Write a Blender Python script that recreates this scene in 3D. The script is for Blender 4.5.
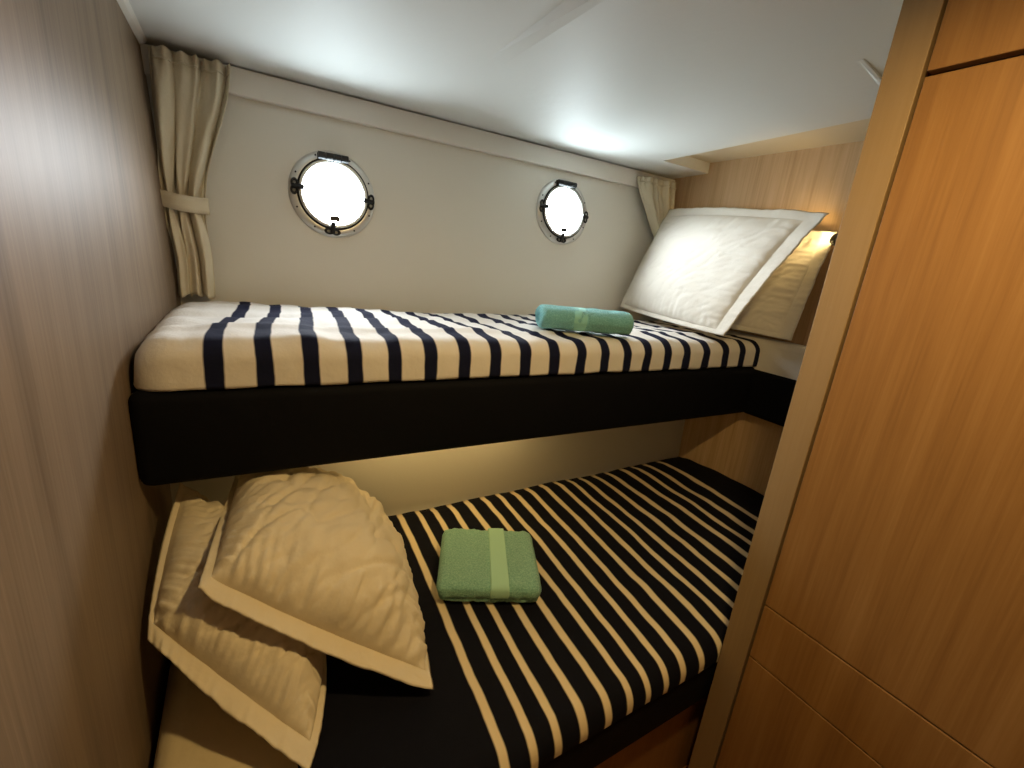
import bpy, bmesh, math, random
from mathutils import Vector, Matrix, noise

for o in list(bpy.data.objects):
    bpy.data.objects.remove(o, do_unlink=True)
S = bpy.context.scene
C = S.collection
H = 1.35            # eye height above the cabin floor; heights below are written relative to the eye
PI = math.pi

# ------------------------------------------------------------------ camera
cam_d = bpy.data.cameras.new('camera')
cam_d.sensor_width = 36.0
cam_d.sensor_fit = 'HORIZONTAL'
cam_d.lens = 445.0 / 1024.0 * 36.0
cam_d.clip_start = 0.01
cam = bpy.data.objects.new('camera', cam_d)
C.objects.link(cam)
yaw, pitch, roll = math.radians(31.547), math.radians(15.778), math.radians(-5.692)
fw = Vector((math.sin(yaw) * math.cos(pitch), math.cos(yaw) * math.cos(pitch), -math.sin(pitch)))
rt = Vector((math.cos(yaw), -math.sin(yaw), 0))
dn = fw.cross(rt)
r2 = math.cos(roll) * rt + math.sin(roll) * dn
d2 = -math.sin(roll) * rt + math.cos(roll) * dn
m = Matrix((r2, -d2, -fw)).transposed().to_4x4()
m.translation = Vector((0, 0, H))
cam.matrix_world = m
S.camera = cam

# ------------------------------------------------------------------ daylight, exposure
world = bpy.data.worlds.new('daylight')
S.world = world
world.use_nodes = True
bg = world.node_tree.nodes['Background']
bg.inputs[1].default_value = 112.0
# overcast bright sky above the horizon, darker sea below it
_nt = world.node_tree
_tc = _nt.nodes.new('ShaderNodeTexCoord')
_sp = _nt.nodes.new('ShaderNodeSeparateXYZ')
_rp = _nt.nodes.new('ShaderNodeValToRGB')
_mr = _nt.nodes.new('ShaderNodeMapRange')
_mr.inputs['From Min'].default_value = -1
_nt.links.new(_tc.outputs['Generated'], _sp.inputs[0])
_nt.links.new(_sp.outputs[2], _mr.inputs[0])
_nt.links.new(_mr.outputs[0], _rp.inputs[0])
_rp.color_ramp.elements[0].position = 0.47
_rp.color_ramp.elements[0].color = (0.28, 0.33, 0.35, 1)
_rp.color_ramp.elements[1].position = 0.52
_rp.color_ramp.elements[1].color = (0.88, 0.95, 1.0, 1)
_nt.links.new(_rp.outputs[0], bg.inputs[0])
S.view_settings.view_transform = 'Standard'
S.view_settings.look = 'None'
S.view_settings.exposure = 0.0
S.view_settings.gamma = 1.0
S.view_settings.use_curve_mapping = False
WARM = (1.0, 0.69, 0.28)
AISLE_W, STRIP_W, READ_W = 8.6, 0.55, 2.6


# ------------------------------------------------------------------ materials
def srgb(r, g, b):
    f = lambda c: (c / 255 / 12.92) if c / 255 <= 0.04045 else ((c / 255 + 0.055) / 1.055) ** 2.4
    return (f(r), f(g), f(b), 1)


class NT:
    def __init__(s, name):
        s.mat = bpy.data.materials.new(name)
        s.mat.use_nodes = True
        s.t = s.mat.node_tree
        s.b = s.t.nodes['Principled BSDF']

    def n(s, kind, **kw):
        x = s.t.nodes.new(kind)
        for k, v in kw.items():
            if k in x.inputs:
                x.inputs[k].default_value = v
            else:
                setattr(x, k, v)
        return x

    def l(s, a, b):
        s.t.links.new(a, b)

    def coord(s, kind='Object', scale=(1, 1, 1)):
        tc = s.n('ShaderNodeTexCoord')
        mp = s.n('ShaderNodeMapping')
        mp.inputs['Scale'].default_value = scale
        s.l(tc.outputs[kind], mp.inputs['Vector'])
        return mp.outputs[0]

    def noise(s, vec, scale, detail=4.0, rough=0.55):
        x = s.n('ShaderNodeTexNoise')
        x.inputs['Scale'].default_value = scale
        x.inputs['Detail'].default_value = detail
        x.inputs['Roughness'].default_value = rough
        s.l(vec, x.inputs['Vector'])
        return x.outputs['Fac']

    def ramp(s, fac, stops):
        r = s.n('ShaderNodeValToRGB')
        e = r.color_ramp.elements
        while len(e) < len(stops):
            e.new(0.5)
        for q, (p, c) in zip(e, stops):
            q.position = p
            q.color = c
        s.l(fac, r.inputs[0])
        return r.outputs[0]

    def bump(s, h, strength, dist=0.01, chain=None):
        b = s.n('ShaderNodeBump')
        b.inputs['Strength'].default_value = strength
        b.inputs['Distance'].default_value = dist
        s.l(h, b.inputs['Height'])
        if chain is not None:
            s.l(chain, b.inputs['Normal'])
        s.l(b.outputs[0], s.b.inputs['Normal'])
        return b.outputs[0]

    def set(s, **kw):
        for k, v in kw.items():
            s.b.inputs[k.replace('_', ' ')].default_value = v
        return s


def wood(name, c1, c2, c3, rough, grain_axis='z', spec=0.5, coat=0.0):
    t = NT(name)
    sc = {'z': (22, 22, 0.9), 'x': (0.9, 22, 22), 'y': (22, 0.9, 22)}[grain_axis]
    sf = {'z': (170, 170, 5), 'x': (5, 170, 170), 'y': (170, 5, 170)}[grain_axis]
    v = t.coord('Object', sc)
    big = t.noise(v, 1.0, 3, 0.6)
    fine = t.noise(t.coord('Object', sf), 1.0, 3, 0.6)
    mx = t.n('ShaderNodeMath', operation='MULTIPLY_ADD')
    t.l(fine, mx.inputs[0])
    mx.inputs[1].default_value = 0.42
    sub = t.n('ShaderNodeMath', operation='MULTIPLY')
    t.l(big, sub.inputs[0])
    sub.inputs[1].default_value = 0.62
    t.l(sub.outputs[0], mx.inputs[2])
    col = t.ramp(mx.outputs[0], [(0.33, c1), (0.52, c2), (0.72, c3)])
    t.l(col, t.b.inputs['Base Color'])
    t.set(Roughness=rough, Specular_IOR_Level=spec, Coat_Weight=coat, Coat_Roughness=0.12)
    t.bump(fine, 0.10, 0.002)
    return t.mat


def cloth(name, col, rough=0.9, fine=900, strength=0.25, wrinkle=0.25, sheen=0.1, wscale=9):
    t = NT(name)
    v = t.coord('Object')
    w = t.noise(v, wscale, 4, 0.6)
    b = t.bump(w, wrinkle, 0.02)
    f = t.noise(v, fine, 2)
    t.bump(f, strength, 0.001, b)
    t.set(Base_Color=col, Roughness=rough, Sheen_Weight=sheen, Specular_IOR_Level=0.15)
    return t.mat


def striped(name, ground, stripe, width, soft=0.012, lo=-0.5, hi=99.0):
    """stripes counted along the cloth's own UV: u = stripe number"""
    t = NT(name)
    uv = t.n('ShaderNodeUVMap')
    sp = t.n('ShaderNodeSeparateXYZ')
    t.l(uv.outputs[0], sp.inputs[0])
    nz = t.noise(t.coord('Object'), 6, 3)
    wob = t.n('ShaderNodeMath', operation='MULTIPLY_ADD')
    t.l(nz, wob.inputs[0])
    wob.inputs[1].default_value = 0.16
    wob.inputs[2].default_value = -0.08
    add = t.n('ShaderNodeMath', operation='ADD')
    t.l(sp.outputs[0], add.inputs[0])
    t.l(wob.outputs[0], add.inputs[1])
    h = t.n('ShaderNodeMath', operation='ADD')
    t.l(add.outputs[0], h.inputs[0])
    h.inputs[1].default_value = 0.5
    fr = t.n('ShaderNodeMath', operation='FRACT')
    t.l(h.outputs[0], fr.inputs[0])
    s5 = t.n('ShaderNodeMath', operation='SUBTRACT')
    t.l(fr.outputs[0], s5.inputs[0])
    s5.inputs[1].default_value = 0.5
    ab = t.n('ShaderNodeMath', operation='ABSOLUTE')
    t.l(s5.outputs[0], ab.inputs[0])
    mr = t.n('ShaderNodeMapRange')
    mr.inputs['From Min'].default_value = width / 2 - soft
    mr.inputs['From Max'].default_value = width / 2 + soft
    mr.inputs['To Min'].default_value = 1
    mr.inputs['To Max'].default_value = 0
    t.l(ab.outputs[0], mr.inputs['Value'])
    g1 = t.n('ShaderNodeMath', operation='GREATER_THAN')
    t.l(add.outputs[0], g1.inputs[0])
    g1.inputs[1].default_value = lo
    g2 = t.n('ShaderNodeMath', operation='LESS_THAN')
    t.l(add.outputs[0], g2.inputs[0])
    g2.inputs[1].default_value = hi
    m1 = t.n('ShaderNodeMath', operation='MULTIPLY')
    t.l(g1.outputs[0], m1.inputs[0])
    t.l(g2.outputs[0], m1.inputs[1])
    m2 = t.n('ShaderNodeMath', operation='MULTIPLY')
    t.l(m1.outputs[0], m2.inputs[0])
    t.l(mr.outputs[0], m2.inputs[1])
    mix = t.n('ShaderNodeMix', data_type='RGBA')
    t.l(m2.outputs[0], mix.inputs[0])
    mix.inputs[6].default_value = ground
    mix.inputs[7].default_value = stripe
    t.l(mix.outputs[2], t.b.inputs['Base Color'])
    v = t.coord('Object')
    b = t.bump(t.noise(v, 11, 4, 0.6), 0.22, 0.02)
    t.bump(t.noise(v, 800, 2), 0.25, 0.001, b)
    t.set(Roughness=0.85, Sheen_Weight=0.0, Specular_IOR_Level=0.15)
    return t.mat


def plain(name, col, rough, metal=0.0, spec=0.5, bump=None):
    t = NT(name)
    t.set(Base_Color=col, Roughness=rough, Metallic=metal, Specular_IOR_Level=spec)
    if bump:
        t.bump(t.noise(t.coord('Object'), bump[0], 3), bump[1], bump[2])
    return t.mat


def terry(name, col, col2):
    t = NT(name)
    v = t.coord('Object')
    f = t.noise(v, 260, 3, 0.7)
    t.l(t.ramp(f, [(0.35, col2), (0.65, col)]), t.b.inputs['Base Color'])
    b = t.bump(t.noise(v, 60, 3), 0.35, 0.01)
    t.bump(f, 1.0, 0.006, b)
    t.set(Roughness=1.0, Sheen_Weight=0.25, Specular_IOR_Level=0.05)
    return t.mat


def emit(name, col, strength):
    mt = bpy.data.materials.new(name)
    mt.use_nodes = True
    t = mt.node_tree
    t.nodes.remove(t.nodes['Principled BSDF'])
    e = t.nodes.new('ShaderNodeEmission')
    e.inputs[0].default_value = (*col, 1)
    e.inputs[1].default_value = strength
    t.links.new(e.outputs[0], t.nodes['Material Output'].inputs[0])
    return mt


def pane_glass():
    mt = bpy.data.materials.new('window_glass')
    mt.use_nodes = True
    t = mt.node_tree
    t.nodes.remove(t.nodes['Principled BSDF'])
    a = t.nodes.new('ShaderNodeBsdfTransparent')
    g = t.nodes.new('ShaderNodeBsdfGlossy')
    g.inputs['Roughness'].default_value = 0.02
    lw = t.nodes.new('ShaderNodeLayerWeight')
    pw = t.nodes.new('ShaderNodeMath')
    pw.operation = 'POWER'
    pw.inputs[1].default_value = 5.0
    t.links.new(lw.outputs['Facing'], pw.inputs[0])
    fz = t.nodes.new('ShaderNodeMath')
    fz.operation = 'MULTIPLY_ADD'
    fz.inputs[1].default_value = 0.9
    fz.inputs[2].default_value = 0.03
    t.links.new(pw.outputs[0], fz.inputs[0])
    x = t.nodes.new('ShaderNodeMixShader')
    t.links.new(fz.outputs[0], x.inputs[0])
    t.links.new(a.outputs[0], x.inputs[1])
    t.links.new(g.outputs[0], x.inputs[2])
    t.links.new(x.outputs[0], t.nodes['Material Output'].inputs[0])
    return mt


M = {
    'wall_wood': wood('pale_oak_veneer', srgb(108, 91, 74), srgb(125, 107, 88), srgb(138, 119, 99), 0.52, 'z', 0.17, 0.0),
    'end_wood': wood('honey_oak_veneer', srgb(184, 150, 110), srgb(204, 172, 132), srgb(216, 186, 148), 0.5, 'z', 0.25),
    'door_wood': wood('golden_oak_door', srgb(126, 88, 46), srgb(143, 103, 56), srgb(155, 115, 67), 0.5, 'z', 0.3),
    'post_wood': wood('plain_oak_post', srgb(140, 116, 82), srgb(147, 122, 87), srgb(153, 128, 93), 0.5, 'z', 0.3),
    'groove': plain('dark_groove', srgb(60, 32, 16), 0.8),
    'floor_wood': wood('teak_floor', srgb(120, 78, 42), srgb(146, 98, 56), srgb(160, 112, 66), 0.4, 'x'),
    'hull': plain('cream_hull_lining', srgb(226, 222, 210), 0.5, 0, 0.4, (60, 0.05, 0.005)),
    'ceiling': plain('white_lacquer_ceiling', srgb(228, 230, 228), 0.58, 0, 0.25, (26, 0.08, 0.01)),
    'trim': plain('white_trim', srgb(232, 228, 218), 0.4),
    'cream': plain('cream_strip', srgb(222, 210, 184), 0.5),
    'black': cloth('navy_black_padding', srgb(10, 11, 17), 0.75, 700, 0.3, 0.15, 0.0),
    'sheet': cloth('white_sheet', srgb(226, 222, 214), 0.9),
    'pillow': cloth('white_pillowcase', srgb(232, 228, 218), 0.85, 900, 0.2, 0.30, 0.05, 11),
    'cream_pillow': cloth('cream_pillowcase', srgb(226, 214, 188), 0.85, 900, 0.2, 0.30, 0.05, 11),
    'cream_sheet': cloth('cream_sheet', srgb(214, 198, 162), 0.9),
    'cover_up': striped('white_cover_navy_stripes', srgb(232, 228, 222), srgb(22, 26, 52), 0.37, 0.02, -0.5, 19.5),
    'cover_low': striped('navy_cover_cream_stripes', srgb(13, 14, 24), srgb(222, 204, 166), 0.29, 0.03, -0.5, 18.5),
    'curtain': cloth('beige_curtain', srgb(216, 206, 180), 0.9, 1200, 0.3, 0.2, 0.1, 20),
    'teal': terry('teal_terry', srgb(150, 216, 216), srgb(118, 190, 192)),
    'teal_band': cloth('teal_band', srgb(150, 212, 204), 0.8, 500, 0.3, 0.1),
    'green': terry('mint_terry', srgb(164, 214, 190), srgb(120, 178, 152)),
    'green_band': cloth('mint_band', srgb(170, 214, 184), 0.8, 500, 0.3, 0.1),
    'chrome': plain('satin_steel', srgb(214, 214, 210), 0.32, 0.45),
    'rubber': plain('black_plastic', srgb(14, 15, 18), 0.45),
    'gasket': plain('black_gasket', srgb(10, 10, 12), 0.7),
    'screw': plain('dark_screw', srgb(60, 60, 62), 0.4, 0.8),
    'glass': pane_glass(),
    'lamp_glow': emit('warm_lamp_diffuser', WARM, 6.0),
}


# ------------------------------------------------------------------ helpers
def P(x, y, z):
    return Vector((x, y, z + H))


def tag(o, label=None, cat=None, group=None, kind=None):
    if label: o['label'] = label
    if cat: o['category'] = cat
    if group: o['group'] = group
    if kind: o['kind'] = kind
    return o


def empty(name, loc, label=None, cat=None, group=None, kind=None, rot=None):
    o = bpy.data.objects.new(name, None)
    o.empty_display_size = 0.05
    C.objects.link(o)
    o.location = loc
    if rot: o.rotation_euler = rot
    return tag(o, label, cat, group, kind)


def link(name, bm, mat, parent=None, smooth=False, local=False):
    me = bpy.data.meshes.new(name)
    bmesh.ops.recalc_face_normals(bm, faces=bm.faces)
    bm.to_mesh(me)
    bm.free()
    if smooth:
        for p in me.polygons:
            p.use_smooth = True
    me.materials.append(mat)
    o = bpy.data.objects.new(name, me)
    C.objects.link(o)
    if parent is not None:
        o.parent = parent
        if not local:                       # vertices were written in room coordinates
            o.matrix_parent_inverse = Matrix.Translation(-Vector(parent.location))
    return o


def box(bm, x0, x1, y0, y1, z0, z1, bev=0.0, seg=2):
    vs = [bm.verts.new(v) for v in ((x0, y0, z0), (x1, y0, z0), (x1, y1, z0), (x0, y1, z0),
                                    (x0, y0, z1), (x1, y0, z1), (x1, y1, z1), (x0, y1, z1))]
    fs = [bm.faces.new([vs[i] for i in q]) for q in
          ((3, 2, 1, 0), (4, 5, 6, 7), (0, 1, 5, 4), (1, 2, 6, 5), (2, 3, 7, 6), (3, 0, 4, 7))]
    if bev:
        es = list({e for f in fs for e in f.edges})
        bmesh.ops.bevel(bm, geom=es, offset=bev, segments=seg, affect='EDGES', profile=0.5)
    return bm


def rbox(x0, x1, y0, y1, z0, z1, bev=0.0, seg=2):
    """box given in eye-relative heights"""
    return box(bmesh.new(), x0, x1, y0, y1, z0 + H, z1 + H, bev, seg)


def prism(bm, pts, axis, a, b):
    """extrude a closed 2-D outline; axis 'x': pts are (y,z), 'y': (x,z), 'z': (x,y)"""
    def mk(p, t):
        return {'x': (t, p[0], p[1]), 'y': (p[0], t, p[1]), 'z': (p[0], p[1], t)}[axis]
    v0 = [bm.verts.new(mk(p, a)) for p in pts]
    v1 = [bm.verts.new(mk(p, b)) for p in pts]
    n = len(pts)
    bm.faces.new(v0)
    bm.faces.new(v1[::-1])
    for i in range(n):
        bm.faces.new((v0[i], v0[(i + 1) % n], v1[(i + 1) % n], v1[i]))
    return bm


def lathe(bm, prof, seg=64, axis='y', center=(0, 0, 0), closed=True):
    """prof: list of (radius, along-axis)"""
    rings = []
    for r, h in prof:
        ring = []
        for i in range(seg):
            a = 2 * PI * i / seg
            c, s = r * math.cos(a), r * math.sin(a)
            p = {'y': (c, h, s), 'z': (c, s, h), 'x': (h, c, s)}[axis]
            ring.append(bm.verts.new(Vector(p) + Vector(center)))
        rings.append(ring)
    k = len(rings)
    for j in range(k if closed else k - 1):
        a, b = rings[j], rings[(j + 1) % k]
        for i in range(seg):
            bm.faces.new((a[i], a[(i + 1) % seg], b[(i + 1) % seg], b[i]))
    return bm


def cyl(bm, p, q, r, seg=20):
    p, q = Vector(p), Vector(q)
    d = (q - p).normalized()
    u = d.orthogonal().normalized()
    w = d.cross(u)
    a = [bm.verts.new(p + r * (math.cos(2 * PI * i / seg) * u + math.sin(2 * PI * i / seg) * w)) for i in range(seg)]
    b = [bm.verts.new(q + r * (math.cos(2 * PI * i / seg) * u + math.sin(2 * PI * i / seg) * w)) for i in range(seg)]
    bm.faces.new(a[::-1])
    bm.faces.new(b)
    for i in range(seg):
        bm.faces.new((a[i], a[(i + 1) % seg], b[(i + 1) % seg], b[i]))
    return bm


def sstep(a, b, x):
    t = max(0.0, min(1.0, (x - a) / (b - a)))
    return t * t * (3 - 2 * t)


# ------------------------------------------------------------------ the cabin
XL, XR = -0.199, 1.822           # left partition, right-hand end wall
YR, YC = -0.85, 0.451            # rear wall, far face of the wardrobe
ZC = 0.476                       # ceiling
ZF = -H
HULL_TOP, HULL_KNEE = (1.70, 0.62), (1.60, -0.27)


def hull_y(z):
    (y1, z1), (y0, z0) = HULL_TOP, HULL_KNEE
    return y0 + (y1 - y0) * (z - z0) / (z1 - z0)


def struct(name, bm, mat, label, cat, smooth=False):
    return tag(link(name, bm, mat, None, smooth), label, cat, None, 'structure')


struct('floor', rbox(XL - 0.05, XR + 0.05, YR - 0.05, 1.45, ZF - 0.04, ZF), M['floor_wood'],
       'brown wooden cabin floor in front of the lower bunk', 'floor')
# the left partition turns in slightly where it meets the flaring hull above the bunk
bm = bmesh.new()
_n = 28
_g = []
for _i in range(_n + 1):
    _y = YR - 0.05 + (1.70 - YR + 0.05) * _i / _n
    _col = []
    for _j in range(_n + 1):
        _z = ZF + (0.62 - ZF) * _j / _n
        _b = 0.034 * sstep(1.0, 1.60, _y) * max(0.0, min(1.0, (0.45 - _z) / 0.62)) * sstep(-0.50, -0.30, _z)
        _col.append((bm.verts.new(P(XL + _b, _y, _z)), bm.verts.new(P(XL - 0.04, _y, _z))))
    _g.append(_col)
for _i in range(_n):
    for _j in range(_n):
        for _k in (0, 1):
            bm.faces.new((_g[_i][_j][_k], _g[_i + 1][_j][_k], _g[_i + 1][_j + 1][_k], _g[_i][_j + 1][_k]))
for _i in range(_n):
    for _j in (0, _n):
        bm.faces.new((_g[_i][_j][0], _g[_i + 1][_j][0], _g[_i + 1][_j][1], _g[_i][_j][1]))
        bm.faces.new((_g[_j][_i][0], _g[_j][_i + 1][0], _g[_j][_i + 1][1], _g[_j][_i][1]))
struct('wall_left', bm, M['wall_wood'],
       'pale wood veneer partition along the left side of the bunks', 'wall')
struct('wall_right', rbox(XR, XR + 0.04, YR - 0.05, 1.70, ZF, 0.62), M['end_wood'],
       'honey coloured wood veneer wall behind the upper pillows', 'wall')
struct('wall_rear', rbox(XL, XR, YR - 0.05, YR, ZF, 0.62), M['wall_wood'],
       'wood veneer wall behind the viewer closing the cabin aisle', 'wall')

# hull lining: flaring upper panel with two round openings, steeper lower panel
PORT = [(0.262, 0.138), (1.178, 0.205)]
R_HOLE, SQ = 0.112, 0.15


def hull_panel():
    bm = bmesh.new()
    def v(x, z):
        return bm.verts.new(P(x, hull_y(z), z))
    def quad(x0, x1, z0, z1):
        bm.faces.new((v(x0, z0), v(x1, z0), v(x1, z1), v(x0, z1)))
    z0, z1 = HULL_KNEE[1], 0.60
    xs = [XL]
    k = math.hypot(HULL_TOP[0] - HULL_KNEE[0], HULL_TOP[1] - HULL_KNEE[1]) / (HULL_TOP[1] - HULL_KNEE[1])
    for cx, cz in PORT:
        a, b = cx - SQ, cx + SQ
        quad(xs[-1], a, z0, z1)
        quad(a, b, z0, cz - SQ / k)
        quad(a, b, cz + SQ / k, z1)
        n = 64
        inn, out = [], []
        for i in range(n):
            t = 2 * PI * (i + 0.5) / n
            c, s = math.cos(t), math.sin(t)
            inn.append(v(cx + R_HOLE * c, cz + R_HOLE * s / k))
            q = SQ / max(abs(c), abs(s))
            out.append(v(cx + q * c, cz + q * s / k))
        for i in range(n):
            j = (i + 1) % n
            bm.faces.new((inn[i], inn[j], out[j], out[i]))
        # corners left open by the ring
        for sx, sz in ((1, 1), (-1, 1), (-1, -1), (1, -1)):
            ci = int(((math.atan2(sz, sx) % (2 * PI)) / (2 * PI)) * n - 0.5)
            bm.faces.new((out[ci], out[(ci + 1) % n], v(cx + SQ * sx, cz + SQ * sz / k)))
        xs.append(b)
    quad(xs[-1], XR, z0, z1)
    # knee hidden behind the upper bunk and the lower panel
    pts = [(HULL_KNEE[0], z0), (1.58, -0.525), (1.322, -0.53), (1.312, -0.90), (1.31, ZF)]
    for (ya, za), (yb, zb) in zip(pts, pts[1:]):
        bm.faces.new([bm.verts.new(P(*q)) for q in ((XL, ya, za), (XR, ya, za), (XR, yb, zb), (XL, yb, zb))])
    return bm


struct('wall_far', hull_panel(), M['hull'], 'cream lined hull side with two round portholes', 'wall')
struct('trim_1', rbox(XL, XR, hull_y(0.37) - 0.022, hull_y(0.37) + 0.006, 0.367, 0.436, 0.003), M['trim'],
       'long white trim strip where hull lining meets ceiling', 'trim')

# ceiling: main panel, raised slot by the end wall, outer deck above
bm = bmesh.new()
SX, SY = 1.53, 1.47
def zc(y):                       # the deckhead falls gently towards the hull
    return ZC - 0.036 * max(0.0, min(1.0, (y - YC) / (1.70 - YC)))
zt = 0.62
prism(bm, [(XL - 0.04, YR - 0.05), (SX, YR - 0.05), (SX, SY), (XR + 0.04, SY), (XR + 0.04, 1.70), (XL - 0.04, 1.70)], 'z', ZC + H, zt + H)
bmesh.ops.bisect_plane(bm, geom=bm.verts[:] + bm.edges[:] + bm.faces[:], plane_co=(0, YC, 0), plane_no=(0, 1, 0))
for v in bm.verts:
    if v.co.z < zt + H - 0.01:
        v.co.z = zc(v.co.y) + H
ceil = struct('ceiling', bm, M['ceiling'], 'glossy white cabin ceiling with faint moulded ribs', 'ceiling')
struct('trim_3', rbox(SX, XR + 0.04, YR - 0.05, SY, 0.490, zt), M['cream'], 'cream ceiling strip above the wood end wall', 'trim')
# ribs moulded into the ceiling, fading out at their far end
bm = bmesh.new()
def rib(x0, x1, ya, yb, dep):
    a = [(x0, 0), (x1, 0), (x1 - 0.008, -dep), (x0 + 0.035, -dep)]
    v0 = [bm.verts.new(P(x, ya, zc(ya) + z)) for x, z in a]
    v1 = [bm.verts.new(P(x, yb, zc(yb) + z * 0.25)) for x, z in a]
    for i in range(4):
        bm.faces.new((v0[i], v0[(i + 1) % 4], v1[(i + 1) % 4], v1[i]))
    bm.faces.new(v0)
    bm.faces.new(v1)
rib(0.54, 0.625, 0.50, 1.12, 0.024)
link('ceiling_rib', bm, M['ceiling'], ceil)
bm = bmesh.new()
_q = [(1.15, 0.0008, 0.592), (1.45, 0.011, 0.622)]
_r = []
for _x, _d, _y in _q:
    _r.append([bm.verts.new(P(_x, _y + dy, zc(_y) - dz)) for dy, dz in ((0, 0), (0.003, _d), (0.010, _d), (0.030, 0))])
for _i in range(4):
    bm.faces.new((_r[0][_i], _r[0][(_i + 1) % 4], _r[1][(_i + 1) % 4], _r[1][_i]))
bm.faces.new(_r[0])
bm.faces.new(_r[1])
link('ceiling_fairing', bm, M['ceiling'], ceil)
bm = bmesh.new()
prism(bm, [(XL, ZC + H), (XL + 0.018, ZC + H), (XL + 0.012, ZC - 0.010 + H), (XL, ZC - 0.014 + H)], 'y', YC, 1.64)
for v in bm.verts:
    v.co.z += zc(v.co.y) - ZC
struct('trim_2', bm, M['trim'], 'narrow white bead between left partition and ceiling', 'trim')

# ------------------------------------------------------------------ portholes
def porthole(n, cx, cz, label):
    nrm_t = math.atan2(HULL_TOP[0] - HULL_KNEE[0], HULL_TOP[1] - HULL_KNEE[1])
    t = empty('window_%d' % n, P(cx, hull_y(cz), cz), label, 'porthole', 'round portholes in the hull', 'structure', (-nrm_t, 0, 0))
    L = lambda nm, bm, mt, par=t, sm=False: link(nm, bm, mt, par, sm, True)
    # local frame: x right, z up along the hull, -y into the cabin
    L('flange', lathe(bmesh.new(), [(0.101, 0.0), (0.101, -0.010), (0.108, -0.013), (0.126, -0.010), (0.132, -0.004), (0.132, 0.0)], 72), M['chrome'], sm=True)
    L('reveal', lathe(bmesh.new(), [(0.112, 0.0), (0.101, 0.0), (0.101, 0.016), (0.112, 0.016)], 72), M['chrome'], sm=True)
    L('gasket', lathe(bmesh.new(), [(0.1035, -0.010), (0.1035, -0.017), (0.109, -0.017), (0.109, -0.010)], 72), M['gasket'], sm=True)
    L('sash', lathe(bmesh.new(), [(0.1035, -0.008), (0.1035, -0.021), (0.099, -0.024), (0.093, -0.018), (0.093, -0.008)], 72), M['chrome'], sm=True)
    g = lathe(bmesh.new(), [(0.0965, -0.016), (0.0965, -0.010)], 72, closed=False)
    for ring_h in (-0.016, -0.010):
        vs = [v for v in g.verts if abs(v.co.y - ring_h) < 1e-6]
        vs.sort(key=lambda v: math.atan2(v.co.z, v.co.x))
        g.faces.new(vs)
    L('pane', g, M['glass'])
    # hinge at the top: knuckles on a pin
    h = bmesh.new()
    box(h, -0.046, 0.046, -0.022, -0.008, 0.094, 0.120, 0.003)
    hg = L('hinge', h, M['rubber'])
    for k in range(4):
        b = bmesh.new()
        x = -0.045 + k * 0.0228
        cyl(b, (x, -0.026, 0.108), (x + 0.0205, -0.026, 0.108), 0.0115, 14)
        L('knuckle', b, M['rubber'], hg)
    # latches: twin loops and a toggle pin
    for ang in (180, 0, 270):
        a = math.radians(ang - 4)
        ca, sa = math.cos(a), math.sin(a)
        lt = bmesh.new()
        for sgn in (-1, 1):
            tor = []
            for i in range(16):
                th = 2 * PI * i / 16
                ring = []
                for j in range(8):
                    ph = 2 * PI * j / 8
                    rr = 1 + 0.42 * math.cos(ph)
                    lx = 0.116 + 0.0075 * rr * math.cos(th)
                    ly = sgn * 0.0105 + 0.0105 * rr * math.sin(th)
                    hh = -0.018 + 0.0035 * math.sin(ph)
                    ring.append(lt.verts.new((lx * ca - ly * sa, hh, lx * sa + ly * ca)))
                tor.append(ring)
            for i in range(16):
                for j in range(8):
                    lt.faces.new((tor[i][j], tor[(i + 1) % 16][j], tor[(i + 1) % 16][(j + 1) % 8], tor[i][(j + 1) % 8]))
        la = L('latch', lt, M['rubber'], sm=True)
        pn = bmesh.new()
        cyl(pn, (0.124 * ca, -0.019, 0.124 * sa), (0.088 * ca, -0.027, 0.088 * sa), 0.0075, 12)
        L('latch_pin', pn, M['rubber'], la)
    for ang in (65, 115, 25, 155, 205, 240, 300, 335):
        a = math.radians(ang)
        sc = bmesh.new()
        cyl(sc, (0.121 * math.cos(a), -0.009, 0.121 * math.sin(a)), (0.121 * math.cos(a), -0.0135, 0.121 * math.sin(a)), 0.0028, 10)
        L('screw', sc, M['screw'])
    pl = bmesh.new()
    box(pl, -0.014, 0.016, -0.0195, -0.016, -0.082, -0.066, 0.001)
    tag(L('maker_plate', pl, M['rubber']), 'small dark plate low on the glass')
    # daylight portal in the opening
    ld = bpy.data.lights.new('porthole_daylight', 'AREA')
    ld.shape = 'DISK'
    ld.size = 0.22
    ld.cycles.is_portal = True
    lo = bpy.data.objects.new('porthole_daylight', ld)
    C.objects.link(lo)
    lo.parent = t
    lo.location = (0, 0.020, 0)
    lo.rotation_euler = (-PI / 2, 0, 0)          # shines towards -y, into the cabin
    return t


porthole(1, *PORT[0], 'larger looking round steel porthole nearer the left curtain')
porthole(2, *PORT[1], 'round steel porthole further along, nearer the stacked upper pillows')

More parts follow.
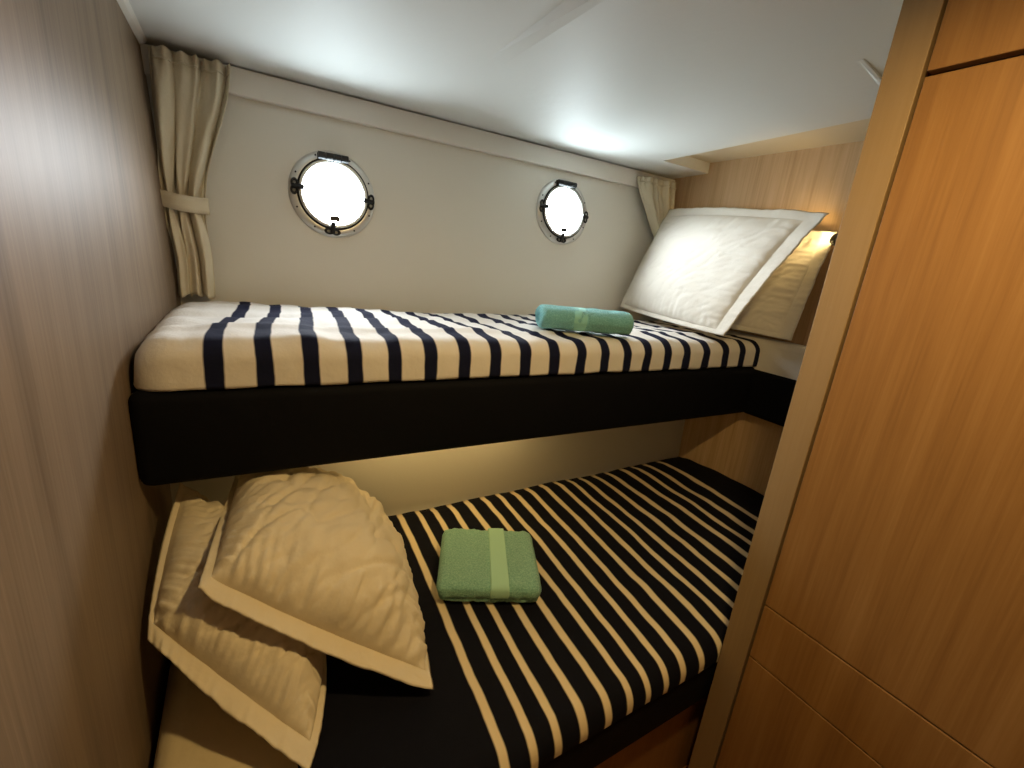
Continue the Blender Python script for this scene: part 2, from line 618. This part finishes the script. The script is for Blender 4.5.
# ------------------------------------------------------------------ wardrobe on the right
XW = 0.95
wd = empty('wardrobe', P(XW + 0.3, -0.2, ZF), 'tall golden wood wardrobe with flush doors on the right', 'wardrobe')
link('carcass', rbox(XW + 0.022, XR - 0.002, YR + 0.002, YC, ZF + 0.002, ZC - 0.004), M['post_wood'], wd)
link('post', rbox(XW, XW + 0.10, 0.397, YC + 0.003, ZF + 0.002, ZC - 0.002, 0.0015), M['post_wood'], wd)
link('groove_lining', rbox(XW + 0.0215, XW + 0.026, YR + 0.004, 0.398, ZF + 0.002, ZC - 0.004), M['groove'], wd)
gap = 0.004
rows = [('cupboard_door', 0.346, ZC - 0.003), ('door', -0.681, 0.338), ('drawer_front', -0.824, -0.684), ('cupboard_door', ZF + 0.02, -0.827)]
for nm, za, zb in rows:
    link(nm, rbox(XW + 0.001, XW + 0.021, -0.28, 0.392, za, zb, 0.0015), M['door_wood'], wd)
    link(nm, rbox(XW + 0.001, XW + 0.021, YR + 0.004, -0.284, za, zb, 0.0015), M['door_wood'], wd)

# ------------------------------------------------------------------ upper bunk frame
YB, XN = 0.995, 1.745            # front face of the upper bunk, nook corner at the right
ub = empty('upper_bunk', P(0.8, 1.2, -0.52), 'upper bunk with a thick black padded front rail', 'bunk')
def sag(x):
    return -0.030 * (x - XL) / 1.95
def tilt_bm(bm):
    for v in bm.verts:
        v.co.z += sag(v.co.x)
    return bm
bm = bmesh.new()
box(bm, XL, XN + 0.06, YB, YB + 0.05, -0.497 + H, -0.302 + H, 0.022, 5)
link('front_rail', tilt_bm(bm), M['black'], ub, True)
bm = bmesh.new()
box(bm, XN, XN + 0.05, YC + 0.006, YB + 0.03, -0.497 + H, -0.302 + H, 0.022, 5)
link('end_rail', tilt_bm(bm), M['black'], ub, True)
bm = bmesh.new()
prism(bm, [(XL, YB + 0.045), (XN + 0.045, YB + 0.045), (XN + 0.045, YC + 0.006), (XR, YC + 0.006), (XR, 1.57), (XL, 1.57)], 'z', -0.485 + H, -0.455 + H)
link('platform', tilt_bm(bm), M['trim'], ub)


# ------------------------------------------------------------------ cloth and mattress surfaces
def profile(y0, y1, z0, z1, r, n_arc=10, n_top=40, n_side=8):
    """front bottom -> rounded front edge -> top -> back; list of (y, z, s)"""
    pts = []
    for i in range(n_side):
        pts.append((y0, z0 + (z1 - r - z0) * i / n_side))
    for i in range(n_arc + 1):
        a = PI - (PI / 2) * i / n_arc
        pts.append((y0 + r + r * math.cos(a), z1 - r + r * math.sin(a)))
    for i in range(1, n_top + 1):
        pts.append((y0 + r + (y1 - y0 - r) * i / n_top, z1))
    out, s = [], 0
    for i, p in enumerate(pts):
        if i:
            s += math.hypot(p[0] - pts[i - 1][0], p[1] - pts[i - 1][1])
        out.append((p[0], p[1], s))
    return out


def draped(name, mat, x0, x1, y0, y1, z0, z1, r, nx, uvf, amp=0.004, rl=None, rr=None, seed=0, tilt=None, parent=None, puff=0.0, hem=None, back=None, creases=()):
    pr = profile(y0, y1, z0, z1, r)
    vs, uvs = [], []
    for i in range(nx + 1):
        x = x0 + (x1 - x0) * i / nx
        f = 0.0
        for rad, e in ((rl, x - x0), (rr, x1 - x)):
            if rad and e < rad:
                f = max(f, rad - math.sqrt(max(0.0, rad * rad - (rad - e) ** 2)))
        for k, (y, z, s) in enumerate(pr):
            zz = z - f * (1 if z > z0 + 0.3 * (z1 - z0) else max(0, (z - z0) / (0.3 * (z1 - z0))))
            zz = max(zz, z0)
            yy = y + f * 0.8 * (1 - sstep(y0, y0 + 0.35, y))
            q = Vector((x * 5 + seed, y * 5, z * 5))
            d = noise.fractal(q, 0.9, 2.0, 3) * amp + noise.noise(Vector((x * 22 + seed, y * 9, z * 9))) * amp * 0.35
            top = sstep(z1 - r, z1, z)
            for cy, ch in creases:
                d += ch * math.exp(-((y - cy - 0.02 * noise.noise(Vector((x * 2.5 + seed, cy, 0)))) / 0.016) ** 2)
            zz += d * top
            yy -= abs(d) * (1 - top) * (0.6 if z > z0 + 0.001 else 0)
            if puff:
                zz += puff * top * (1 - ((y - y0) / (y1 - y0) * 2 - 1) ** 2)
            if back:
                zz -= back * sstep(y1 - 0.06, y1, y)
            if hem and k == 0:
                zz += hem * noise.noise(Vector((x * 9 + seed, 0, 0)))
            if tilt: zz += tilt(x)
            vs.append((x, yy, zz + H))
            uvs.append(uvf(x, y, s))
    m_ = len(pr)
    fs = []
    for i in range(nx):
        for k in range(m_ - 1):
            fs.append((i * m_ + k, (i + 1) * m_ + k, (i + 1) * m_ + k + 1, i * m_ + k + 1))
    me = bpy.data.meshes.new(name)
    me.from_pydata(vs, [], fs)
    ul = me.uv_layers.new(name='UVMap')
    for lp in me.loops:
        ul.data[lp.index].uv = uvs[lp.vertex_index]
    for p in me.polygons:
        p.use_smooth = True
    me.materials.append(mat)
    o = bpy.data.objects.new(name, me)
    C.objects.link(o)
    sm = o.modifiers.new('thickness', 'SOLIDIFY')
    sm.thickness = 0.004
    sm.offset = -1
    return o


UPC = [-0.062, 0.024, 0.112, 0.200, 0.290, 0.378, 0.468, 0.555, 0.651, 0.747, 0.844, 0.935, 1.030, 1.121, 1.218, 1.312, 1.420, 1.534, 1.640, 1.744]
def up_phase(x):
    if x <= UPC[0]: return (x - UPC[0]) / 0.087
    for i in range(len(UPC) - 1):
        if x <= UPC[i + 1]:
            return i + (x - UPC[i]) / (UPC[i + 1] - UPC[i])
    return len(UPC) - 1 + (x - UPC[-1]) / 0.1
def uv_up(x, y, s):
    t = sstep(YB, 1.60, y) if y > YB else 0
    back = (x - 0.058) / 0.86
    w = t * (1 - 0.6 * sstep(0.3, 1.2, x))
    return (up_phase(x + (back - x) * w + 0.010 * noise.noise(Vector((x * 3, y * 14, 0.5))) * t), s)

ZU = -0.205
# mattress under the striped cover, with the bare end towards the wardrobe
mb = bmesh.new()
mat_u = empty('upper_mattress', P(0.8, 1.2, -0.455), 'white sheeted mattress of the upper bunk, bare at the right end', 'mattress')
box(mb, XL + 0.03, XN - 0.005, YB + 0.055, 1.56, -0.45 + H, -0.25 + H, 0.03, 4)
link('body', tilt_bm(mb), M['sheet'], mat_u, True)
mb = bmesh.new()
box(mb, XN + 0.008, XR - 0.002, YC + 0.012, 1.52, -0.44 + H, -0.180 + H, 0.03, 6)
for v in mb.verts:
    v.co.z += 0.006 * noise.noise(v.co * 9)
bmesh.ops.subdivide_edges(mb, edges=mb.edges[:], cuts=1, use_grid_fill=True)
link('end_sheet', tilt_bm(mb), M['sheet'], mat_u, True)
cu = draped('bed_cover', M['cover_up'], XL + 0.004, 1.765, YB + 0.004, 1.575, -0.300, ZU, 0.042, 260, uv_up, 0.0085, rl=0.07, seed=3.1, tilt=lambda x: sag(x) * 0.8, puff=0.008, hem=0.004, back=0.02, creases=((1.13, 0.006), (1.30, -0.006), (1.44, 0.005)))
tag(cu, 'white bed cover with bold navy stripes on the upper bunk', 'bed cover')

# ------------------------------------------------------------------ lower bunk
YL, ZL = 0.460, -0.862
lb = empty('lower_bunk', P(0.8, 0.9, ZF), 'lower bunk with black padded side above a wooden base', 'bunk')
bm = bmesh.new()
box(bm, XL + 0.002, XR - 0.002, YL + 0.004, YL + 0.06, -1.045 + H, -0.885 + H, 0.014, 4)
link('side_rail', bm, M['black'], lb, True)
for k in range(3):
    xa = XL + 0.004 + k * 0.672
    link('base_panel', rbox(xa, xa + 0.668, YL + 0.030, YL + 0.050, ZF, -1.03, 0.002), M['door_wood'], lb)
link('platform', rbox(XL + 0.004, XR - 0.004, YL + 0.06, 1.28, -1.06, -1.03), M['trim'], lb)
ml = bmesh.new()
box(ml, XL + 0.012, XR - 0.006, YL + 0.022, 1.29, -1.028 + H, -0.875 + H, 0.04, 5)
lm = link('lower_mattress', ml, M['cream_sheet'], None, True)
tag(lm, 'cream sheeted mattress of the lower bunk, bare under the pillows', 'mattress')
LOC = [0.353, 0.415, 0.468, 0.532, 0.598, 0.660, 0.714, 0.772, 0.830, 0.897, 0.968, 1.034, 1.098, 1.173, 1.247, 1.334, 1.405, 1.482, 1.575]
def low_phase(x):
    if x <= LOC[0]: return (x - LOC[0]) / 0.062
    for i in range(len(LOC) - 1):
        if x <= LOC[i + 1]:
            return i + (x - LOC[i]) / (LOC[i + 1] - LOC[i])
    return len(LOC) - 1 + (x - LOC[-1]) / 0.085
def uv_low(x, y, s):
    t = max(0.0, (y - YL) / (1.30 - YL))
    return (low_phase(x - t * (0.05 + 0.032 * sstep(0.6, 0.95, x))), s)
cl = draped('bed_cover', M['cover_low'], 0.03, XR - 0.004, YL, 1.306, -0.918, ZL, 0.042, 240, uv_low, 0.0055, seed=8.4, puff=0.012, hem=0.006, back=0.01)
tag(cl, 'navy bed cover with thin cream stripes on the lower bunk', 'bed cover')


# ------------------------------------------------------------------ pillows
def bez(c, t):
    return c[0] * (1 - t) ** 2 + c[1] * 2 * t * (1 - t) + c[2] * t * t


def pillow(label, mat, grid, thick, flange=(0.02, 0.02, 0.04, 0.02), seed=0, side=1.0, group=None, n=96, wr=0.006, back=0.5):
    """grid: 3x3 points the middle surface passes through, rows front/bottom -> back/top"""
    G = [[Vector((x, y, z + H)) for x, y, z in row] for row in grid]
    def thru(a, b, c):
        return (a, 2 * b - (a + c) / 2, c)
    rows = [thru(*r) for r in G]
    def mid(u, v):
        cs = thru(*[bez(r, u) for r in rows])
        return bez(cs, v)
    allp = [p for r in G for p in r]
    base = sum(allp, Vector()) / 9
    base.z = min(p.z for p in allp)
    t = empty('pillow', base, label, 'pillow', group)
    lu, lv = (G[0][2] - G[0][0]).length, (G[2][0] - G[0][0]).length
    f0, f1, g0, g1 = flange[0] / lu, 1 - flange[1] / lu, flange[2] / lv, 1 - flange[3] / lv
    def pt(u, v, s):
        p = mid(u, v)
        e = 1e-3
        du = mid(min(1, u + e), v) - mid(max(0, u - e), v)
        dv = mid(u, min(1, v + e)) - mid(u, max(0, v - e))
        nn = du.cross(dv).normalized() * side
        a = (u - f0) / (f1 - f0)
        b = (v - g0) / (g1 - g0)
        h = 0.0
        if 0 < a < 1 and 0 < b < 1:
            ga = 1 - abs(2 * a - 1) ** 2.6
            gb = 1 - abs(2 * b - 1) ** 2.6
            h = thick * (ga * gb) ** 0.55
            # gathers radiating from the seam, longer creases across the body
            ed = min(a, 1 - a, b, 1 - b)
            along = v if min(a, 1 - a) < min(b, 1 - b) else u
            g = math.exp(-ed * 6) * sstep(0, 0.03, ed)
            h += g * wr * 1.5 * noise.noise(Vector((along * 34 + seed, ed * 5, seed)))
            soft = min(1, ed * 6)
            q1 = abs(noise.noise(Vector(((u + v) * 2.0 + seed, (v - u) * 9.0, seed))))
            q2 = abs(noise.noise(Vector(((u - 0.6 * v) * 11.0 + seed, (v + u) * 2.0, seed + 4))))
            h -= soft * wr * 0.9 * math.exp(-q1 * 14)
            h -= soft * wr * 0.7 * math.exp(-q2 * 16)
            h += soft * wr * 2.2 * noise.noise(Vector((u * 3 + seed, v * 3, seed * 1.7)))
            h += soft * wr * 0.5 * noise.noise(Vector(((u + v) * 7 + seed, (v - u) * 22, seed)))
        out = max(0.0, -a, a - 1, -b, b - 1) * 8          # flange is limp: ripple and curl it
        al = v if max(-a, a - 1) > max(-b, b - 1) else u
        rip = 0.003 * noise.noise(Vector((u * 9 + seed, v * 9, 3 + seed)))
        rip += min(1.0, out) * 0.010 * noise.noise(Vector((al * 6.5 + seed, seed * 2, 1.0)))
        rip += min(1.0, out) * 0.005 * noise.noise(Vector((al * 30 + seed, seed, 7.0)))
        wav = min(1.0, out) * 0.006 * noise.noise(Vector((al * 5 + seed, 9.0, seed)))
        p = p + (p - base).normalized() * wav
        k = (1 - back) if s > 0 else -back
        return p + nn * (h * 2 * k + rip + s * 0.0016)
    ts = sorted(set([i / n for i in range(n + 1)] + [f0, f1]))
    tv = sorted(set([i / n for i in range(n + 1)] + [g0, g1]))
    nu, nv = len(ts), len(tv)
    body, fl = bmesh.new(), bmesh.new()
    for bm_, inner in ((body, True), (fl, False)):
        vm = {}
        def V(i, j, s):
            key = (i, j, s)
            edge = i in (0, nu - 1) or j in (0, nv - 1)
            if edge: key = (i, j, 0)
            if key not in vm:
                q = pt(ts[i], tv[j], 1) if s > 0 else pt(ts[i], tv[j], -1)
                if edge: q = (pt(ts[i], tv[j], 1) + pt(ts[i], tv[j], -1)) / 2
                vm[key] = bm_.verts.new(q)
            return vm[key]
        for i in range(nu - 1):
            for j in range(nv - 1):
                cu_, cv_ = (ts[i] + ts[i + 1]) / 2, (tv[j] + tv[j + 1]) / 2
                ins = f0 < cu_ < f1 and g0 < cv_ < g1
                if ins != inner: continue
                for s in (1, -1):
                    q = [V(i, j, s), V(i + 1, j, s), V(i + 1, j + 1, s), V(i, j + 1, s)]
                    bm_.faces.new(q if s > 0 else q[::-1])
    link('body', body, mat, t, True)
    link('flange', fl, mat, t, True)
    return t


# upper bunk: one leaning in front, one behind it against the wall
pillow('large white flanged pillow leaning in front on the upper bunk', M['pillow'],
       [[(1.52, 1.575, -0.175), (1.50, 1.30, -0.192), (1.465, 0.975, -0.198)],
        [(1.62, 1.575, 0.06), (1.59, 1.27, 0.04), (1.54, 0.90, 0.03)],
        [(1.735, 1.575, 0.285), (1.70, 1.22, 0.275), (1.66, 0.835, 0.236)]], 0.060, (0.02, 0.045, 0.02, 0.035), 1.3, -1.0, 'pillows on the upper bunk', back=0.35)
pillow('white flanged pillow tucked behind the front pillow on the upper bunk', M['pillow'],
       [[(1.70, 1.45, -0.190), (1.71, 1.20, -0.193), (1.735, 0.885, -0.197)],
        [(1.755, 1.42, 0.02), (1.74, 1.15, 0.01), (1.75, 0.87, 0.0)],
        [(1.79, 1.40, 0.21), (1.785, 1.12, 0.205), (1.775, 0.85, 0.195)]], 0.022, (0.02, 0.04, 0.02, 0.03), 5.2, -1.0, 'pillows on the upper bunk', back=0.35)
# lower bunk
pillow('cream flanged pillow leaning low against the left partition', M['cream_pillow'],
       [[(-0.185, 0.83, -0.70), (-0.075, 0.70, -0.765), (0.045, 0.585, -0.845)],
        [(-0.175, 0.97, -0.62), (-0.035, 0.88, -0.73), (0.10, 0.78, -0.82)],
        [(-0.15, 1.12, -0.55), (-0.03, 1.10, -0.68), (0.10, 1.05, -0.80)]], 0.078, (0.012, 0.015, 0.034, 0.02), 2.2, 1.0, 'pillows on the lower bunk', back=0.40, wr=0.008)
pillow('plump cream pillow resting on top of the other lower pillow', M['cream_pillow'],
       [[(-0.10, 0.79, -0.59), (0.055, 0.705, -0.70), (0.275, 0.63, -0.835)],
        [(-0.075, 1.00, -0.585), (0.10, 0.93, -0.640), (0.300, 0.88, -0.80)],
        [(-0.05, 1.23, -0.61), (0.08, 1.22, -0.63), (0.24, 1.20, -0.68)]], 0.074, (0.022, 0.012, 0.036, 0.02), 7.7, 1.0, 'pillows on the lower bunk', back=0.30, wr=0.009)


# ------------------------------------------------------------------ towels
def slab(name, mat, parent, w, d, z0, z1, r, cx=0, cy=0, seed=0, amp=0.0015, nx=40, ny=30, taper=0.0):
    """soft rounded slab in the parent's local frame"""
    bm = bmesh.new()
    h = (z1 - z0) / 2
    zc = (z0 + z1) / 2
    n = 44
    rows = []
    # superellipse section in y-z, swept along x with rounded ends
    for i in range(nx + 1):
        t = i / nx
        x = (t - 0.5) * w
        e = min(t, 1 - t) * w
        k = 1.0 if e > r else math.sqrt(max(0.0, 1 - ((r - e) / r) ** 2))
        ring = []
        for j in range(n):
            a = 2 * PI * j / n
            c, s = math.cos(a), math.sin(a)
            p = 0.35
            yy = math.copysign(abs(c) ** p, c) * (d / 2 - r * (1 - k) * 0.8) * (1 - taper * t)
            zz = math.copysign(abs(s) ** 0.55, s) * h * (0.25 + 0.75 * k)
            q = Vector((x, yy, zc + zz))
            nn = noise.noise(q * 40 + Vector((seed, 0, 0))) + 0.7 * noise.noise(q * 110 + Vector((0, seed, 0)))
            q += Vector((0, c, s)) * nn * amp
            q.z = max(q.z, z0)
            ring.append(bm.verts.new(q + Vector((cx, cy, 0))))
        rows.append(ring)
    for i in range(nx):
        for j in range(n):
            bm.faces.new((rows[i][j], rows[i][(j + 1) % n], rows[i + 1][(j + 1) % n], rows[i + 1][j]))
    bm.faces.new(rows[0][::-1])
    bm.faces.new(rows[-1])
    return link(name, bm, mat, parent, True, True)


# lower: folded flat towel of three layers with a smooth woven band
tl = empty('folded_towel', P(0.537, 0.905, ZL + 0.016), 'mint green folded towel lying on the lower striped cover', 'towel', None, None, (0, 0, math.radians(-25.5)))
slab('fold_layer', M['green'], tl, 0.258, 0.244, 0.0, 0.026, 0.022, seed=1, amp=0.0032)
slab('fold_layer', M['green'], tl, 0.268, 0.256, 0.012, 0.058, 0.026, cx=-0.001, seed=3, amp=0.0045)
bnd = slab('border_band', M['green_band'], tl, 0.050, 0.262, 0.012, 0.0638, 0.004, cx=0.024, seed=4, amp=0.0006)
tag(bnd, 'smooth lighter woven band across the towel')

# upper: loosely rolled towel
tu = empty('rolled_towel', P(0.93, 1.115, ZU + 0.000), 'teal towel folded into a thick roll on the upper bunk', 'towel', None, None, (0, 0, math.radians(-25)))
def roll(name, mat, x0, x1, sc, seed, amp):
    bm = bmesh.new()
    nx, n = 40, 56
    rows = []
    for i in range(nx + 1):
        t = i / nx
        x = x0 + (x1 - x0) * t
        e = min(x + 0.15, 0.15 - x)
        k = 1.0 if e > 0.018 else 0.72 + 0.28 * math.sqrt(max(0, 1 - ((0.018 - e) / 0.018) ** 2))
        ring = []
        for j in range(n):
            a = 2 * PI * j / n
            c, s = math.cos(a), math.sin(a)
            yy = math.copysign(abs(c) ** 0.8, c) * 0.062 * k * sc
            zz = math.copysign(abs(s) ** 0.8, s) * 0.036 * k * sc
            if -0.35 < a - PI * 1.15 < 0.2:           # lip of the roll
                yy *= 0.94
            q = Vector((x, yy, 0.036 + zz))
            nn = noise.noise(q * 35 + Vector((seed, 0, 0))) + 0.6 * noise.noise(q * 120)
            q += Vector((0, c, s)) * nn * amp
            q.z = max(0.0, q.z)
            ring.append(bm.verts.new(q))
        rows.append(ring)
    for i in range(nx):
        for j in range(n):
            bm.faces.new((rows[i][j], rows[i][(j + 1) % n], rows[i + 1][(j + 1) % n], rows[i + 1][j]))
    bm.faces.new(rows[0][::-1])
    bm.faces.new(rows[-1])
    return link(name, bm, mat, tu, True, True)
roll('roll', M['teal'], -0.15, 0.15, 1.0, 1.0, 0.0022)
tag(roll('border_band', M['teal_band'], -0.045, -0.005, 1.012, 2.0, 0.0004), 'smooth woven band around the roll')
# spiral edge on the end of the roll
bm = bmesh.new()
pv = None
for i in range(60):
    a = i * 0.24
    r = 1 - i / 75
    c = [Vector((-0.1515 - 0.002 * (q % 2), math.cos(a) * 0.045 * (r - 0.09 * (q // 2)), 0.036 + math.sin(a) * 0.025 * (r - 0.09 * (q // 2)))) for q in range(4)]
    cur = [bm.verts.new(p) for p in c]
    if pv:
        for u_, w_ in ((0, 1), (1, 3), (3, 2), (2, 0)):
            bm.faces.new((pv[u_], pv[w_], cur[w_], cur[u_]))
    pv = cur
link('rolled_end', bm, M['teal'], tu, True, True)


# ------------------------------------------------------------------ curtains
def curtain(label, top, tie, bot, pleats, seed, band=True, loc=None):
    """top/tie/bot: (x0, x1, z); hangs along the hull"""
    t = empty('curtain', loc, label, 'curtain', 'beige curtains at the hull')
    nu, nv = 150, 70
    def at(u, v, off=0.0):
        # v 0 top .. 1 bottom
        zt_, zi, zb = top[2], tie[2], bot[2]
        z = zt_ + (zb - zt_) * v
        ti = (zi - zt_) / (zb - zt_)
        if v < ti:
            k = (v / ti)
            k = k * k * (3 - 2 * k) * 0.6 + 0.4 * k ** 1.6
            x0 = top[0] + (tie[0] - top[0]) * k
            x1 = top[1] + (tie[1] - top[1]) * k
        else:
            k = sstep(0, 0.7, (v - ti) / (1 - ti))
            x0 = tie[0] + (bot[0] - tie[0]) * k
            x1 = tie[1] + (bot[1] - tie[1]) * k
        near = math.exp(-((v - ti) / 0.10) ** 2)
        amp = 0.020 * (1 - 0.55 * near)
        ph = u * pleats * 2 * PI + 1.2 * noise.noise(Vector((u * 4 + seed, v * 2.2, seed)))
        hd = math.exp(-v / 0.09)
        ph2 = u * pleats * 8 * PI + seed
        wv = math.sin(ph) * amp + 0.35 * amp * math.sin(2.3 * ph + 1.0 + v * 2) + hd * 0.011 * math.sin(ph2)
        wv += 0.010 * noise.noise(Vector((u * 7 + seed, v * 5, 2.0 + seed)))
        x = x0 + (x1 - x0) * u + 0.012 * math.cos(ph) * (1 - near) * (x1 - x0) / 0.18
        zz = z + (0.006 * math.sin(ph * 1.3) if v > 0.97 else 0)
        y = hull_y(z) - 0.058 + wv - off
        return P(x, min(y, hull_y(z) - 0.012), zz)
    bm = bmesh.new()
    g = [[bm.verts.new(at(i / nu, j / nv)) for i in range(nu + 1)] for j in range(nv + 1)]
    for j in range(nv):
        for i in range(nu):
            bm.faces.new((g[j][i], g[j][i + 1], g[j + 1][i + 1], g[j + 1][i]))
    o = link('cloth', bm, M['curtain'], t, True)
    sm = o.modifiers.new('thickness', 'SOLIDIFY')
    sm.thickness = 0.002
    if band:
        bm = bmesh.new()
        n = 30
        zc = tie[2]
        rows = []
        for j in range(4):
            ring = []
            for i in range(n + 1):
                u = i / n
                x = tie[0] - 0.008 + (tie[1] - tie[0] + 0.016) * u
                y = hull_y(zc) - 0.060 - 0.022 * math.sin(PI * u)
                ring.append(bm.verts.new(P(x, y + 0.003 * noise.noise(Vector((u * 6, j, seed))), zc + 0.021 - 0.014 * j - 0.012 * u + 0.006 * (2 * u - 1) ** 2)))
            rows.append(ring)
        for j in range(3):
            for i in range(n):
                bm.faces.new((rows[j][i], rows[j][i + 1], rows[j + 1][i + 1], rows[j + 1][i]))
        b = link('tieback', bm, M['curtain'], t, True)
        sm = b.modifiers.new('thickness', 'SOLIDIFY')
        sm.thickness = 0.006
    # stitched heading gathered on a cord
    bm = bmesh.new()
    pv = [at(i / nu, 0.045, 0.004) for i in range(nu + 1)]
    prev = None
    for p in pv:
        cur = [bm.verts.new(p + Vector((0, 0.003 * math.cos(a), 0.003 * math.sin(a)))) for a in (0, PI / 2, PI, 3 * PI / 2)]
        if prev:
            for q in range(4):
                bm.faces.new((prev[q], prev[(q + 1) % 4], cur[(q + 1) % 4], cur[q]))
        prev = cur
    link('heading_cord', bm, M['curtain'], t, True)
    return t


curtain('beige curtain tied back beside the left partition', (-0.192, 0.004, 0.425), (-0.184, -0.086, 0.062), (-0.166, -0.072, -0.188), 3.6, 1.7, True, P(-0.1, 1.56, -0.19))
curtain('beige curtain gathered in the corner behind the upper pillows', (1.565, 1.79, 0.41), (1.745, 1.80, 0.06), (1.735, 1.80, -0.185), 4.2, 6.3, True, P(1.72, 1.56, -0.19))

# ------------------------------------------------------------------ lamps
# aisle downlight in the ceiling behind the top of the picture
def spot(name, loc, power, size, direction, parent, angle=None):
    ld = bpy.data.lights.new(name, 'SPOT' if angle else 'AREA')
    ld.energy = power
    ld.color = WARM
    if angle:
        ld.spot_size = math.radians(angle)
        ld.spot_blend = 0.9
        ld.shadow_soft_size = size
    else:
        ld.shape = 'DISK'
        ld.size = size
    o = bpy.data.objects.new(name, ld)
    C.objects.link(o)
    o.rotation_euler = Vector(direction).to_track_quat('-Z', 'Y').to_euler()
    o.parent = parent
    o.location = Vector(loc)
    return o


dl = empty('ceiling_downlight', P(0.50, 0.18, ZC), 'round steel downlight in the aisle ceiling', 'lamp')
link('bezel', lathe(bmesh.new(), [(0.034, 0), (0.034, -0.006), (0.046, -0.006), (0.050, 0)], 40, 'z'), M['chrome'], dl, True, True)
bm = bmesh.new()
cyl(bm, (0, 0, -0.001), (0, 0, -0.003), 0.034, 32)
link('diffuser', bm, M['lamp_glow'], dl, False, True)
spot('downlight_beam', (0, 0, -0.010), AISLE_W, 0.07, (0, 0, -1), dl)

# strip light under the upper bunk, against its front rail
sl = empty('strip_light', P(0.55, 1.20, -0.499), 'slim warm strip light under the upper bunk', 'lamp')
bm = bmesh.new()
box(bm, -0.35, 0.35, -0.012, 0.012, -0.016, 0.0)
link('housing', bm, M['trim'], sl, False, True)
bm = bmesh.new()
box(bm, -0.34, 0.34, -0.009, 0.009, -0.018, -0.0161)
link('diffuser', bm, M['lamp_glow'], sl, False, True)
ld = bpy.data.lights.new('strip_beam', 'AREA')
ld.shape = 'RECTANGLE'
ld.size, ld.size_y = 0.66, 0.02
ld.energy = STRIP_W
ld.color = WARM
lo = bpy.data.objects.new('strip_beam', ld)
C.objects.link(lo)
lo.parent = sl
lo.location = (0, 0, -0.020)

# reading lamp on the end wall beside the pillows
rl = empty('reading_lamp', P(XR, 0.775, 0.080), 'small black reading lamp on the wall beside the upper pillows', 'lamp')
bm = bmesh.new()
lathe(bm, [(0.0005, 0.0), (0.030, 0.0), (0.030, -0.010), (0.024, -0.014), (0.0005, -0.014)], 32, 'x')
link('wall_plate', bm, M['rubber'], rl, True, True)
bm = bmesh.new()
cyl(bm, (-0.012, 0, 0), (-0.06, 0.01, 0.03), 0.006, 12)
cyl(bm, (-0.06, 0.01, 0.03), (-0.105, 0.026, 0.070), 0.006, 12)
link('arm', bm, M['rubber'], rl, True, True)
bm = bmesh.new()
a0, a1 = Vector((-0.110, 0.020, 0.070)), Vector((-0.085, 0.055, 0.085))
cyl(bm, a0, a1, 0.020, 24)
bmesh.ops.bevel(bm, geom=[e for e in bm.edges if len(e.link_faces) == 2 and e.calc_face_angle() > 0.9], offset=0.004, segments=2, affect='EDGES')
lamp_head = link('head', bm, M['rubber'], rl, True, True)
bm = bmesh.new()
dd = (a1 - a0).normalized()
cyl(bm, a1 + dd * 0.0005, a1 + dd * 0.0015, 0.014, 20)
link('lens', bm, M['lamp_glow'], lamp_head, False, True)
spot('reading_beam', a1 + dd * 0.004, READ_W, 0.012, (-0.15, 1.0, 0.25), rl, 150)
